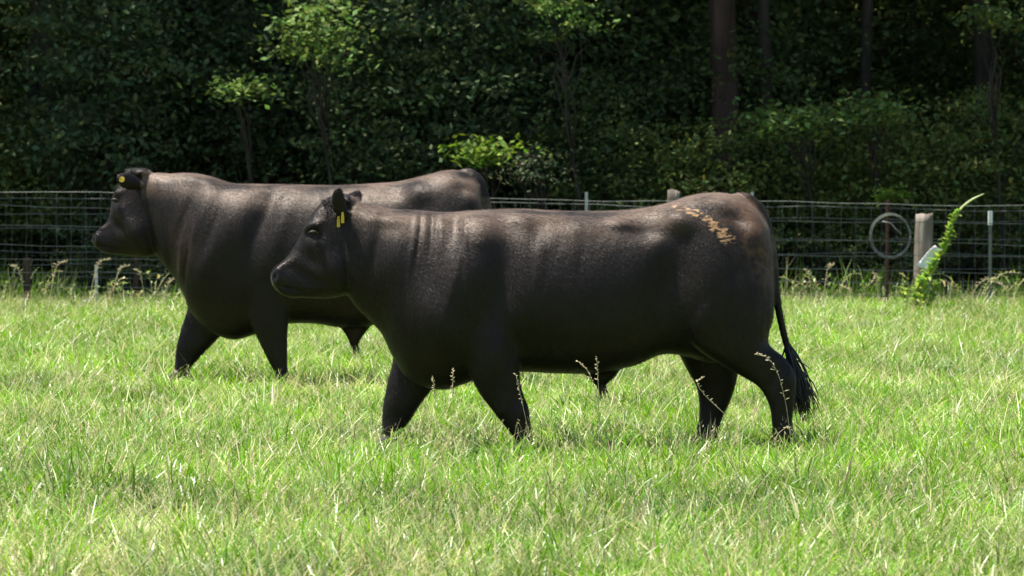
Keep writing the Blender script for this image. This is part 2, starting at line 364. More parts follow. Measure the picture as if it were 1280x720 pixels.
def build_bull(turn, label, rootpx, depth, torso, head, legs, tail, ears, sheath, bumps, masks, switch, eye, tagspec, hump=None):
    sc = FPX / depth
    x0 = (rootpx - 640) / sc
    ct, st_ = math.cos(R(turn)), math.sin(R(turn))
    PX = lambda p: ((p - 640) / sc - x0) / (ct - (p - 640) / FPX * st_)      # allows for the body's turn
    PZ = lambda p: CAMZ - (p - HOR) / sc
    root = empty('bull', (x0, depth, 0), R(turn)); tag(root, label, 'bull', 'black bulls walking across the pasture')
    mb = MB()
    sil_loft(mb, torso, PX, PZ, 56); sil_loft(mb, head, PX, PZ, 36)
    for lg in legs: sil_loft(mb, lg, PX, PZ, 24)
    sil_loft(mb, sheath, PX, PZ, 20)
    tp = catmull([(PX(a), y, PZ(b_), r) for a, b_, y, r in tail], 6)
    V, F = tube_np(tp[:, :3], tp[:, 3], 10); mb.add(V, F)
    for P, wd, ra, rb in ears:
        leaf_loft(mb, [(PX(a), y, PZ(b_)) for a, b_, y in P], wd, ra, rb)
    for (a, b_, y, rx, ry, rz) in (hump or []):
        ellipsoid(mb, (PX(a), y, PZ(b_)), (rx, ry, rz))
    tmp = mb.build('tmp', None)
    md = tmp.modifiers.new('r', 'REMESH'); md.mode = 'VOXEL'; md.voxel_size = .0085; md.use_smooth_shade = True
    ms = tmp.modifiers.new('s', 'SMOOTH'); ms.factor = .5; ms.iterations = 13
    dg = bpy.context.evaluated_depsgraph_get(); dg.update()
    me = bpy.data.meshes.new_from_object(tmp.evaluated_get(dg))
    bpy.data.objects.remove(tmp, do_unlink=True)
    n = len(me.vertices); co = np.empty(n * 3, np.float32); me.vertices.foreach_get('co', co); co = co.reshape(-1, 3).astype(float)
    nr = np.empty(n * 3, np.float32); me.vertex_normals.foreach_get('vector', nr); nr = nr.reshape(-1, 3)
    ax = co[:, 0] * sc; az_ = -co[:, 2] * sc                                  # scaled like the photo measure
    bx = lambda p: PX(p) * sc
    bz = lambda p: (p - HOR) - CAMZ * sc
    disp = np.zeros(n)
    for (px, pz, rx, rz, ang, amp) in bumps:
        if rx > 12 and px > 450 * sc / 220: amp *= 1.35
        dx = ax - bx(px); dz = az_ - bz(pz); ca, sa = math.cos(R(ang)), math.sin(R(ang))
        u = (dx * ca + dz * sa) / rx; v = (-dx * sa + dz * ca) / rz
        disp += amp * np.exp(-(u * u + v * v)) * np.clip(np.abs(nr[:, 1]) * 1.6, 0, 1)
    co += nr * disp[:, None]
    # nostrils and the line of the mouth are pressed in on both sides
    me.vertices.foreach_set('co', co.astype(np.float32).ravel())
    col = np.zeros((n, 4)); 
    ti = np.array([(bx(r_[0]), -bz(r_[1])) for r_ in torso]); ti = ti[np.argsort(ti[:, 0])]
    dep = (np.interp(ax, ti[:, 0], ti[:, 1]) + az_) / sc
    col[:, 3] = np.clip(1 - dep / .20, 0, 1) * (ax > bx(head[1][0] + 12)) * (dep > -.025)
    for ch, px, pz, rx, rz, ang, amp in masks:
        dx = ax - bx(px); dz = az_ - bz(pz); ca, sa = math.cos(R(ang)), math.sin(R(ang))
        u = (dx * ca + dz * sa) / rx; v = (-dx * sa + dz * ca) / rz
        col[:, ch] = np.maximum(col[:, ch], amp * np.exp(-(u * u + v * v) ** 2))
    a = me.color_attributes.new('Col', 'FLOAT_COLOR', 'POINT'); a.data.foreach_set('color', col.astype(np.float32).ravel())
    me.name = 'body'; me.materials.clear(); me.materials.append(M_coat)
    me.polygons.foreach_set('use_smooth', np.ones(len(me.polygons), bool)); me.update()
    body = bpy.data.objects.new('body', me); C.objects.link(body); body.parent = root
    # short lying hair over the whole body: back along the trunk, down the sides
    q = np.random.default_rng(8); npol = len(me.polygons)
    ar = np.empty(npol, np.float32); me.polygons.foreach_get('area', ar); ce = np.empty(npol * 3, np.float32); me.polygons.foreach_get('center', ce)
    pn = np.empty(npol * 3, np.float32); me.polygons.foreach_get('normal', pn); ce = ce.reshape(-1, 3); pn = pn.reshape(-1, 3)
    lv = np.empty(npol, np.int32); me.polygons.foreach_get('loop_start', lv); vi = np.empty(len(me.loops), np.int32); me.loops.foreach_get('vertex_index', vi)
    cnt = 380000; idx = q.choice(npol, cnt, p=ar / ar.sum()); P = ce[idx] + q.normal(0, .003, (cnt, 3)); nn_ = pn[idx]
    flow = np.stack([.9 + .5 * (noise2(P[:, 0], P[:, 2], 6, 61) - .5), 0 * P[:, 0], -.75 + 1.0 * (noise2(P[:, 0], P[:, 2], 5, 62) - .5)], -1) + q.normal(0, .16, (cnt, 3))
    flow -= (flow * nn_).sum(1)[:, None] * nn_; flow /= np.linalg.norm(flow, axis=1)[:, None] + 1e-6
    sd_ = np.cross(flow, nn_); L_ = q.uniform(.010, .022, cnt)[:, None]; W_ = q.uniform(.0005, .0009, cnt)[:, None]
    sd_ = sd_ + nn_ * q.normal(0, .13, cnt)[:, None]
    lift = q.uniform(.08, .26, cnt)[:, None]
    A0 = P - nn_ * .002; A1 = A0 + flow * L_ * .55 + nn_ * L_ * lift * .75; A2 = A0 + flow * L_ + nn_ * L_ * lift
    HV = np.stack([A0 - sd_ * W_, A0 + sd_ * W_, A1 - sd_ * W_ * .8, A1 + sd_ * W_ * .8, A2 - sd_ * W_ * .2, A2 + sd_ * W_ * .2], 1).reshape(-1, 3)
    b6 = np.arange(cnt)[:, None] * 6 + np.array([0, 2])[None]; HF = np.stack([b6, b6 + 1, b6 + 3, b6 + 2], -1).reshape(-1, 4)
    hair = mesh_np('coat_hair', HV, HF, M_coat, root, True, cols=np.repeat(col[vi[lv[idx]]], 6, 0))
    # eyes on both sides
    for s in (-1, 1):
        e = MB(); ellipsoid(e, (PX(eye[0]), s * eye[2], PZ(eye[1])), (.014, .006, .008)); e.build('eye', M_eye, root)
        e = MB(); t = np.linspace(-1, 1, 9)
        P = np.stack([PX(eye[0]) + t * .032, s * (eye[2] + .010) * np.ones(9), PZ(eye[1]) + .014 - t * t * .012 - t * .004], -1)
        V, F = tube_np(P, .011 * (1.12 - t * t), 8); e.add(V, F); e.build('eyelid', M_coat, root)
    # hooves: two claws on each foot
    for lg in legs:
        x1, z1, x2, z2, yc, hw = lg[-1][:6]
        for s in (-1, 1):
            e = MB(); L_ = PX(x2) - PX(x1); fx = (PX(x1) + PX(x2)) / 2 - .012
            z = PZ(z1 if z1 > z2 else z2)
            P = np.array([[fx + .012, yc + s * .026, .105], [fx + .004, yc + s * .028, .07], [fx - .012, yc + s * .030, .035], [fx - .020, yc + s * .030, .004]])
            a_ = np.linspace(0, 2 * np.pi, 16, endpoint=False); rr = [(.034, .024), (.045, .028), (.057, .031), (.062, .032)]
            Vv = [p + np.stack([r0 * np.cos(a_), r1 * np.sin(a_), -.35 * r0 * np.cos(a_) * (i < 3)], -1) for i, (p, (r0, r1)) in enumerate(zip(P, rr))]
            Vv = [np.repeat(Vv[0].mean(0)[None], 16, 0)] + Vv + [np.repeat(Vv[-1].mean(0)[None], 16, 0)]
            e.add(np.concatenate(Vv), rings_faces(6, 16)); e.build('hoof', M_hoof, root)
    # tail switch
    if switch:
        rr = np.random.default_rng(3); k = 150
        (sx, sz), (tx, tz) = switch; y = tail[-1][2]
        u = rr.random(k) ** .8
        top = np.stack([PX(sx) + (PX(tail[-1][0]) - PX(sx)) * u + rr.normal(0, .008, k), y + rr.normal(0, .012, k), PZ(sz) + (PZ(tail[-1][1]) - PZ(sz)) * u], -1)
        tip = np.stack([PX(tx) + rr.normal(0, .045, k), y + rr.normal(0, .03, k), PZ(tz) + np.abs(rr.normal(0, .10, k))], -1)
        bow = np.stack([rr.normal(.012, .02, k), rr.normal(0, .01, k), np.zeros(k)], -1)
        strands('tail_switch', top, tip, bow, .0055, M_hair, root)
    # tuft of hair at the sheath
    rr = np.random.default_rng(4); k = 22; cx, cz = (sheath[-1][0] + sheath[-1][2]) / 2, sheath[-1][1]
    top = np.stack([PX(cx) + rr.normal(0, .012, k), rr.normal(0, .014, k), np.full(k, PZ(cz) + .012)], -1)
    tip = top + np.stack([rr.normal(.02, .02, k), rr.normal(0, .012, k), -rr.uniform(.04, .12, k)], -1)
    strands('sheath_hair', top, tip, np.zeros((k, 3)), .0035, M_hair, root)
    # short curly hair on the poll
    rr = np.random.default_rng(5); k = 420; p0 = head[1]; p1 = head[2]
    u = rr.random(k)[:, None]; base = np.array([PX(p0[0]), 0, PZ(p0[1])]) * (1 - u) + np.array([PX(p1[0]), 0, PZ(p1[1])]) * u
    base[:, 1] = rr.uniform(-.07, .07, k); base[:, 2] -= .012 + np.abs(base[:, 1]) * .25
    tip = base + np.stack([rr.normal(-.012, .012, k), rr.normal(0, .012, k), rr.uniform(.008, .020, k)], -1)
    strands('poll_hair', base, tip, rr.normal(0, .006, (k, 3)), .0022, M_hair, root, 3)
    # hair inside and along the edge of the ears
    for q in tagspec:
        kind, px, pz, y = q
        e = MB()
        if kind == 'flag':
            a_ = [(-.007, 0), (.007, 0), (.012, -.025), (.012, -.062), (-.012, -.062), (-.012, -.025)]
            V = []; 
            for yy in (-.0022, .0022):
                V += [(PX(px) + u_ * .75, y + yy + u_ * .5, PZ(pz) + v_) for u_, v_ in a_]
            F = [[0, 1, 2, 5], [2, 3, 4, 5], [7, 6, 11, 8], [8, 11, 10, 9]] + [[i, i + 6, (i + 1) % 6 + 6, (i + 1) % 6] for i in range(6)]
            e.add(V, F); e.build('ear_tag', M_tag, root, smooth=False)
        else:
            P = np.array([[PX(px), y - .012, PZ(pz)], [PX(px), y, PZ(pz)]])
            V, F = tube_np(P, [.021, .021], 20); e.add(V, F); e.build('ear_tag', M_tagw, root, smooth=False)
    return root

T = lambda x1, z1, x2, z2, hw, nn=2.25, sk=.0: (x1, z1, x2, z2, 0, hw, nn, sk)
near_torso = [T(962, 300, 966, 365, .06), T(956, 278, 963, 398, .16), T(942, 258, 950, 425, .225, 2.3), T(922, 246, 926, 445, .262, 2.4), T(898, 241, 892, 455, .285, 2.4, .05),
              T(866, 244, 860, 447, .295, 2.3, .08), T(830, 255, 828, 444, .30, 2.25, .06), T(790, 262, 792, 458, .318, 2.2), T(740, 264, 745, 467, .335, 2.2, -.03),
              T(690, 263, 695, 467, .338, 2.2, -.05), T(640, 261, 642, 465, .328, 2.2, -.04), T(596, 263, 596, 474, .308, 2.2, -.02), T(555, 265, 552, 487, .292, 2.2),
              T(522, 262, 512, 474, .265, 2.1), T(497, 261, 492, 447, .232, 2.1, .05), T(476, 258, 477, 417, .195, 2.1, .08), T(456, 254, 458, 396, .168, 2.1, .1),
              T(440, 249, 446, 384, .138), T(428, 254, 437, 372, .108), T(417, 264, 427, 358, .07), T(408, 276, 416, 335, .03)]
near_head = [T(438, 247, 450, 290, .06), T(426, 241, 448, 328, .088), T(405, 251, 441, 360, .106, 2.3), T(390, 266, 427, 369, .122, 2.6), T(380, 283, 410, 372, .100, 2.5),
             T(373, 298, 395, 372, .080, 2.4), T(364, 313, 379, 371, .070, 2.4), T(354, 325, 366, 371, .074, 2.5), T(344, 333, 355, 368, .082, 2.7), T(339.5, 338, 346, 362, .078, 2.8), T(337.5, 343, 341, 356, .060, 2.8)]
def Lg(y, rows): return [(a, b, c, d, y if len(r_) == 0 else r_[0], hw, 2.2, 0) for a, b, c, d, hw, *r_ in rows]
near_legs = [
    Lg(-.19, [(572, 300, 632, 310, .09, -.17), (560, 350, 645, 350, .105, -.2), (568, 405, 650, 415, .10, -.205), (578, 448, 646, 464, .088), (593, 484, 650, 488, .066), (611, 509, 657, 508, .058), (629, 532, 660, 531, .042), (640, 546, 662, 546, .046), (642, 555, 664, 557, .046), (640, 562, 662, 565, .044)]),
    Lg(.19, [(525, 310, 590, 310, .09, .17), (505, 350, 592, 350, .105, .18), (497, 405, 594, 415, .10), (493, 450, 574, 466, .086), (486, 480, 544, 488, .066), (481, 505, 528, 508, .058), (479, 524, 515, 528, .044), (479, 540, 503, 543, .046), (478, 548, 500, 551, .046), (476, 554, 498, 558, .044)]),
    Lg(-.16, [(850, 310, 945, 300, .09, -.15), (838, 350, 958, 345, .125), (838, 395, 962, 390, .135), (864, 432, 955, 420, .125), (898, 456, 958, 433, .10, -.17), (924, 471, 975, 447, .075, -.18), (943, 484, 988, 468, .058, -.19), (955, 505, 988, 493, .048, -.19), (959, 528, 984, 525, .042, -.19), (959, 543, 986, 545, .048, -.19), (957, 552, 986, 556, .048, -.19), (954, 562, 982, 566, .044, -.19)]),
    Lg(.16, [(830, 310, 935, 300, .09, .15), (826, 350, 945, 345, .125), (836, 395, 945, 390, .13), (850, 436, 938, 430, .11), (863, 464, 930, 458, .085, .17), (876, 487, 927, 482, .062, .18), (880, 508, 920, 505, .052, .19), (880, 528, 909, 529, .043, .19), (877, 540, 906, 542, .048, .19), (874, 548, 903, 551, .048, .19), (871, 555, 898, 560, .044, .19)])]
near_tail = [(915, 250, 0, .035), (932, 250, 0, .042), (948, 264, -.005, .04), (959, 290, -.01, .033), (966, 325, -.015, .027), (969, 362, -.02, .024), (974, 395, -.02, .022), (981, 425, -.02, .021), (988, 448, -.02, .022), (996, 475, -.02, .018)]
near_sheath = [(722, 450, 790, 445, 0, .07, 2, 0), (726, 464, 778, 460, 0, .055, 2, 0), (736, 473, 768, 472, 0, .040, 2, 0), (744, 483, 757, 483, 0, .022, 2, 0)]
near_ears = [
    ([(432, 272, -.085), (426, 264, -.12), (422, 250, -.145), (421.5, 238, -.160), (421, 233.5, -.165)], (1, .15, 0), [.026, .042, .044, .030, .010], [.018, .015, .013, .012, .008]),
    ([(429, 262, .085), (436, 254, .11), (444, 248, .135), (450, 242, .15), (453, 240, .155)], (-.4, .35, 1), [.026, .042, .044, .030, .012], [.016, .014, .013, .012, .008])]
near_bumps = [
    (575, 345, 30, 60, 15, .040), (540, 400, 24, 44, -20, .034), (620, 350, 18, 62, 8, -.028), (655, 430, 30, 26, 0, -.014), (598, 290, 22, 20, 0, .020), (566, 280, 8, 22, 10, -.016),
    (612, 440, 20, 34, 10, .022), (700, 360, 60, 55, 0, .012), (828, 350, 24, 62, 12, -.040), (800, 285, 24, 14, 0, -.026), (842, 276, 18, 12, 0, .036),
    (895, 345, 42, 58, 10, .034), (935, 290, 12, 20, -15, .026), (926, 400, 16, 44, 0, .016), (868, 400, 20, 40, 0, .020), (910, 272, 20, 9, 30, -.026), (905, 330, 8, 60, -18, -.012),
    (668, 310, 7, 50, 6, .005), (712, 300, 9, 40, 12, .004),
    (548, 298, 4, 36, 4, .006), (536, 286, 2.4, 26, 5, -.006), (529, 284, 2.4, 24, 6, .005), (521, 290, 2.6, 30, 8, -.006), (542, 284, 2.2, 24, 5, -.005), (514, 300, 4, 36, 10, .006), (578, 310, 3, 40, 0, .004),
    (568, 330, 5, 60, 16, .008), (490, 320, 24, 36, 20, .016), (468, 310, 8, 44, 14, -.014), (443, 310, 7, 40, 8, -.008), (480, 275, 22, 7, 8, .012),
    (391, 292, 10, 7, 0, -.018), (388, 282, 13, 4.5, -25, .020), (418, 335, 22, 22, 0, .024), (387, 322, 16, 9, 48, -.014), (376, 340, 22, 7, 30, -.010), (404, 358, 30, 7, -4, .008),
    (352, 331, 14, 3.5, -32, .012), (342, 344, 3.4, 4.6, 0, -.024), (347, 342, 5.5, 7, 0, .010), (357, 358, 15, 2.2, 14, -.013), (360, 366, 12, 4.5, 5, .009),
    (634, 425, 12, 30, -10, -.012), (650, 512, 5, 9, 0, .010), (621, 512, 6, 9, 0, .008), (640, 500, 6, 14, 0, -.008), (975, 470, 8, 10, 0, .010), (962, 470, 6, 16, 20, -.014), (965, 515, 4, 18, 0, .006), (976, 515, 3.5, 18, 0, -.008),
    (648, 270, 30, 12, 0, .014), (668, 288, 12, 16, 0, -.016), (772, 280, 18, 6, 0, .014), (720, 285, 22, 10, 0, .010)]
near_masks = [(0, 938, 300, 22, 62, -14, 1.0), (0, 905, 270, 22, 12, 0, .35), (0, 680, 278, 34, 10, 0, .35), (1, 856, 264, 30, 9, 16, 1.0), (1, 882, 280, 30, 11, 38, 1.0), (1, 897, 294, 18, 16, 40, 1.0), (1, 938, 285, 8, 14, 0, .72),
              (2, 342, 345, 16, 16, 0, 1.0)]
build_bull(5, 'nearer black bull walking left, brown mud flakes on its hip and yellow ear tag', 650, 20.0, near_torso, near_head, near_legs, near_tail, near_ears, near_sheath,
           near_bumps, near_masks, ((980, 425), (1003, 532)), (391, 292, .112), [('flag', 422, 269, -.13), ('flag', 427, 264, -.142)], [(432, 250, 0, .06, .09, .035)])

far_torso = [T(604, 250, 610, 300, .06), T(600, 232, 607, 335, .17), T(590, 219, 596, 362, .235, 2.3), T(574, 213, 578, 378, .28, 2.4), T(556, 213, 553, 385, .30, 2.4, .06),
             T(530, 219, 528, 381, .312, 2.3, .08), T(500, 226, 500, 392, .325, 2.25, .04), T(465, 229, 465, 406, .345, 2.2), T(430, 231, 428, 409, .355, 2.2, -.03), T(390, 231, 392, 404, .355, 2.2, -.03),
             T(352, 230, 352, 406, .345, 2.2), T(318, 230, 316, 419, .335, 2.2, .03), T(290, 229, 290, 425, .32, 2.2, .05), T(268, 222, 262, 414, .295, 2.2, .08), T(248, 217, 240, 392, .26, 2.15, .1),
             T(230, 216, 232, 372, .225, 2.1, .1), T(214, 217, 221, 352, .185, 2.1, .1), T(200, 216, 211, 339, .162), T(188, 217, 202, 328, .130), T(178, 222, 193, 315, .09), T(169, 232, 182, 296, .04)]
far_head = [T(182, 213, 202, 250, .06), T(168, 210, 200, 288, .09), T(154, 222, 196, 315, .108, 2.3), T(146, 237, 184, 322, .128, 2.6), T(140, 252, 170, 321, .104, 2.4),
            T(138, 265, 158, 320, .086, 2.4), T(134, 277, 147, 319, .076, 2.4), T(126, 286, 137, 318, .080, 2.5), T(119.5, 292, 128, 315, .086, 2.7), T(116.5, 297, 122, 310, .080, 2.8), T(115.5, 300, 118.5, 306, .06, 2.8)]
def fm(x, z):                                    # the nearer bull's measure carried over to the farther bull
    zz = (CAMZ - (z - HOR) / 220.0) * 1.045
    return 117 + (x - 338) * .793, HOR + (CAMZ - zz) * (FPX / 25.6)
def conv(rows): return [(*fm(r[0], r[1]), *fm(r[2], r[3]), *r[4:]) for r in rows]
far_legs = [
    Lg(-.20, [(312, 260, 362, 265, .09, -.17), (304, 310, 372, 315, .11, -.21), (306, 350, 372, 362, .108, -.215), (316, 392, 366, 404, .092), (327, 419, 365, 425, .068), (336, 438, 365, 440, .06), (345, 456, 365, 457, .044), (350, 466, 367, 467, .048), (351, 474, 368, 476, .048), (350, 481, 366, 484, .044)]),
    Lg(.20, [(255, 260, 305, 265, .09, .17), (238, 310, 306, 315, .11, .19), (229, 350, 300, 362, .105), (227, 386, 290, 404, .09), (219, 412, 270, 421, .068), (213, 434, 253, 438, .06), (211, 449, 240, 452, .045), (210, 461, 230, 463, .048), (209, 468, 229, 470, .048), (207, 473, 226, 477, .044)]),
    conv(near_legs[2]), conv(near_legs[3])]
far_tail = [(572, 220, 0, .035), (585, 217, 0, .045), (598, 226, -.005, .043), (606, 244, -.01, .034), (612, 270, -.015, .028), (614, 300, -.02, .025), (618, 325, -.02, .023), (622, 350, -.02, .022), (627, 370, -.02, .022), (632, 385, -.02, .018)]
far_sheath = [(418, 396, 474, 394, 0, .075, 2, 0), (426, 410, 462, 408, 0, .052, 2, 0), (434, 422, 452, 421, 0, .036, 2, 0), (437, 431, 447, 431, 0, .024, 2, 0)]
far_ears = [
    ([(182, 232, -.09), (175, 229, -.14), (166, 225, -.20), (156, 221, -.25)], (.35, .3, 1), [.024, .056, .064, .026], [.018, .014, .013, .012]),
    ([(170, 222, .09), (163, 219, .13), (155, 216, .17), (148, 212, .20)], (.3, .2, 1), [.02, .035, .038, .008], [.016, .011, .008, .005])]
far_bumps = [
    (300, 275, 26, 46, 22, .040), (262, 330, 22, 36, 10, .034), (338, 272, 13, 42, 20, -.036), (360, 290, 10, 42, 18, .012), (275, 290, 7, 46, 24, -.012), (255, 285, 8, 44, 22, .014),
    (240, 270, 6, 40, 20, -.012), (228, 300, 14, 40, 12, .014), (236, 318, 4, 40, 8, .008), (244, 322, 3, 40, 10, -.008), (258, 226, 22, 7, 8, .016),
    (380, 372, 28, 24, 0, -.012), (440, 320, 46, 46, 0, .010), (520, 300, 20, 48, 10, -.026), (500, 238, 20, 10, 0, -.012), (530, 240, 16, 11, 0, .024), (566, 300, 36, 44, 10, .026), (583, 236, 12, 6, 30, -.022), (592, 250, 10, 16, -15, .018),
    (148, 251, 8, 6, 0, -.014), (147, 243, 11, 4, -25, .016), (172, 290, 18, 18, 0, .018), (152, 285, 14, 8, 40, -.008),
    (127, 287, 11, 3.2, -28, .012), (119.5, 299, 2.8, 3.8, 0, -.022), (124, 297, 5, 6, 0, .010), (132, 309, 12, 1.9, 10, -.013), (150, 282, 14, 6, 48, -.012), (197, 270, 6, 36, 4, -.007), (172, 290, 16, 16, 0, .010)]
far_masks = [(2, 122, 300, 14, 14, 0, 1.0), (0, 240, 300, 18, 40, 0, .25)]
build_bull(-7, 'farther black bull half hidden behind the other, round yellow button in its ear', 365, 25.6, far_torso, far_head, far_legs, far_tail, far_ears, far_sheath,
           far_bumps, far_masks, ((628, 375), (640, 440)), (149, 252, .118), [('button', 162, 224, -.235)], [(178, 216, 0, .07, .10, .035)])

# ------------------------------------------------------------------ fences
def at(px, py, d): return np.array([(px - 640) * d / FPX, d, CAMZ - (py - HOR) * d / FPX])
def fence(label, d, left, right, stay, seed, sag=.011):
    rr = np.random.default_rng(seed)
    root = empty('wire_fence', (0, d, 0)); tag(root, label, 'fence', 'wire fences in front of the woods')
    mb = MB(); xs = np.linspace(-11, 11, 45)
    zl = lambda row: CAMZ - (row - HOR) * d / FPX
    X0, X1 = -640 * d / FPX, 640 * d / FPX
    zf = []
    for a, b in zip(left, right):
        ph = rr.random() * 6; f = lambda x, a=a, b=b, ph=ph: zl(a) + (zl(b) - zl(a)) * (x - X0) / (X1 - X0) + sag * np.sin(x * 1.7 + ph) + sag * .5 * np.sin(x * 5 + ph * 2)
        zf.append(f); P = np.stack([xs, np.zeros_like(xs), f(xs)], -1); V, F = tube_np(P, .0034, 5); mb.add(V, F)
    mb.build('line_wires', M_wire, root)
    mb = MB(); x = -11.0
    while x < 11:
        P = np.array([[x + rr.normal(0, .004), 0, f(x)] for f in zf[(1 if len(zf) > 7 else 0):]]); V, F = tube_np(P, .0011, 4); mb.add(V, F); x += stay
    mb.build('stay_wires', M_wire, root)
    return root
f1 = fence('front fence of thin galvanised woven wire standing at the edge of the grass', 38.0, [240, 257, 280, 306, 323, 340, 357], [257, 281, 306, 322, 341, 356, 370], .16, 1)
f2 = fence('second line of woven wire standing just behind the front fence in the shade', 41.0, [246, 266, 286, 314, 331, 347], [263, 276, 301, 318, 337, 353], .30, 2, .014)

def wood_post(parent, px, d, top, wid, seed, name='wooden_post'):
    rr = np.random.default_rng(seed); X = (px - 640) * d / FPX; H = CAMZ - (top - HOR) * d / FPX
    zs = np.linspace(0, H, 14); a = np.linspace(0, 2 * np.pi, 20, endpoint=False); off = rr.normal(0, .05, 20); V = []
    for i, z in enumerate(zs):
        r = wid / 2 * (1.06 - .08 * z / H) * (1 + off + rr.normal(0, .012, 20))
        V.append(np.stack([X + .02 * z + r * np.cos(a), (d - parent.location.y) + r * np.sin(a), z + (np.cos(a * 1 + seed) * .02 + rr.normal(0, .006, 20)) * (i == 13)], -1))
    c = V[-1].mean(0) - np.array([0, 0, .012]); V.append(np.repeat(c[None], 20, 0) + (V[-1] - c) * .02)
    mb = MB(); mb.add(np.concatenate(V), rings_faces(len(V), 20)); return mb.build(name, M_wood, parent, smooth=True)
def tpost(parent, px, d, top, m_, capm=None, lean=0.0, w=.034):
    X = (px - 640) * d / FPX; H = CAMZ - (top - HOR) * d / FPX; y = d - parent.location.y; mb = MB()
    for b in ((-w / 2, w / 2, -.004, .004), (-.004, .004, .0045, w)):
        V, F = box_np(X + b[0], X + b[1], y + b[2], y + b[3], 0, H); V[:, 0] += V[:, 2] * lean; mb.add(V, F)
    for z in np.arange(.1, H - .03, .055):
        V, F = box_np(X - .006, X + .006, y - .012, y - .0045, z, z + .012); V[:, 0] += V[:, 2] * lean; mb.add(V, F)
    o = mb.build('steel_post', m_, parent, smooth=False)
    if capm:
        mb = MB(); V, F = box_np(X - w * .62, X + w * .62, y - .018, y + w + .006, H - .14, H + .01); V[:, 0] += V[:, 2] * lean; mb.add(V, F); mb.build('post_cap', capm, o, smooth=False)
    return o
wood_post(f1, 1153, 38.15, 268, .195, 1)
wood_post(f2, 840, 41.1, 239, .145, 2)
tpost(f1, 1109, 38.12, 250, M_rust)
tpost(f1, 1238, 38.12, 265, M_wire, M_white)
tpost(f2, 733, 41.1, 240, M_pale); tpost(f2, 940, 41.1, 240, M_pale)
tpost(f1, 120, 38.1, 331, M_pale); tpost(f1, 33, 38.12, 322, M_barkred, w=.08); tpost(f1, 168, 38.12, 322, M_barkred, w=.05, lean=.04)

# coil of spare wire hung on the rusty post
ct = empty('wire_coil', at(1113, 295, 37.9)); tag(ct, 'round coil of spare fence wire hung on the rusty steel post', 'coil')
mb = MB(); rr = np.random.default_rng(9)
for k in range(7):
    a = np.linspace(0, 2 * np.pi, 49); r0 = .232 + rr.normal(0, .007)
    P = np.stack([r0 * .93 * np.cos(a) + rr.normal(0, .004), (k - 3) * .006 + .003 * np.sin(3 * a + k), r0 * 1.02 * np.sin(a)], -1); V, F = tube_np(P, .004, 5); mb.add(V, F)
mb.build('wire_loops', M_wire, ct)
mb = MB(); P = np.array([[-.09, -.02, .16], [0, -.03, .14], [.05, -.03, .08], [.12, -.04, .02]]); V, F = tube_np(P, .006, 5); mb.add(V, F); mb.build('loose_end', M_wire, ct)

# white plastic piece leaning on the wooden post
wp = MB(); c = at(1163, 323, 37.95)
t = np.linspace(0, 1, 9); s = np.linspace(-1, 1, 5); V = []
for u in t:
    for v in s:
        V.append((c[0] - .10 + .20 * u + v * .055, c[1] - .03 + .03 * math.sin(u * 4) + .02 * v, c[2] - .10 + .21 * u - v * .035 + .008 * math.sin(v * 3 + u * 6)))
V = np.array(V); i, j = np.meshgrid(np.arange(8), np.arange(4), indexing='ij'); a = (i * 5 + j).ravel(); F = np.stack([a, a + 1, a + 6, a + 5], -1)
V2 = V + np.array([0, .012, 0]); 
wp.add(np.vstack([V, V2]), np.vstack([F, F[:, ::-1] + 45]))
rim = [k for k in range(5)] + [k * 5 + 4 for k in range(1, 9)] + [40 + k for k in (3, 2, 1, 0)] + [k * 5 for k in range(7, 0, -1)]
wp.F.append(np.array([[rim[k], rim[k] + 45, rim[(k + 1) % len(rim)] + 45, rim[(k + 1) % len(rim)]] for k in range(len(rim))]))
o = wp.build('plastic_scrap', M_white, None); tag(o, 'crumpled white plastic scrap caught between the wooden post and the tall weed', 'scrap')

# ------------------------------------------------------------------ leaves
def leaf_quads(P, size, cols, flat=.5, r=rng):
    n = len(P); nrm = r.normal(0, 1, (n, 3)); nrm[:, 2] = np.abs(nrm[:, 2]) + flat; nrm /= np.linalg.norm(nrm, axis=1)[:, None]
    t = r.normal(0, 1, (n, 3)); t -= (t * nrm).sum(1)[:, None] * nrm; t /= np.linalg.norm(t, axis=1)[:, None]
    b = np.cross(nrm, t); L = size[:, None]
    V = np.stack([P - t * L * .5, P + b * L * .28 - t * L * .05 - nrm * L * .06, P + t * L * .5 - nrm * L * .12, P - b * L * .28 - t * L * .05 - nrm * L * .06], 1).reshape(-1, 3)
    a = np.arange(n) * 4; return V, np.stack([a, a + 1, a + 2, a + 3], -1), np.concatenate([np.repeat(cols, 4, 0), np.ones((4 * n, 1))], 1)

def leafcol(n, base, r, var=.3):
    c = np.array(base)[None] * r.uniform(1 - var, 1 + var, (n, 1)); c[:, 0] *= r.uniform(.8, 1.35, n); return c

def clump_cloud(r, nclump, per, ext, csize, base, leaf, shell=.35, flat=.5, holes=None):
    d = r.normal(0, 1, (nclump, 3)); d /= np.linalg.norm(d, axis=1)[:, None]
    c = d * (shell + (1 - shell) * r.random((nclump, 1)) ** .6) * np.array(ext)
    s = csize * r.uniform(.5, 1.4, nclump)
    P = np.repeat(c, per, 0) + r.normal(0, 1, (nclump * per, 3)) * np.repeat(s, per)[:, None] * np.array([1, 1, .32])
    col = leafcol(len(P), base, r) * np.repeat(r.uniform(.75, 1.3, nclump), per)[:, None]
    return c, leaf_quads(P, leaf * r.uniform(.6, 1.35, len(P)), col, flat, r)

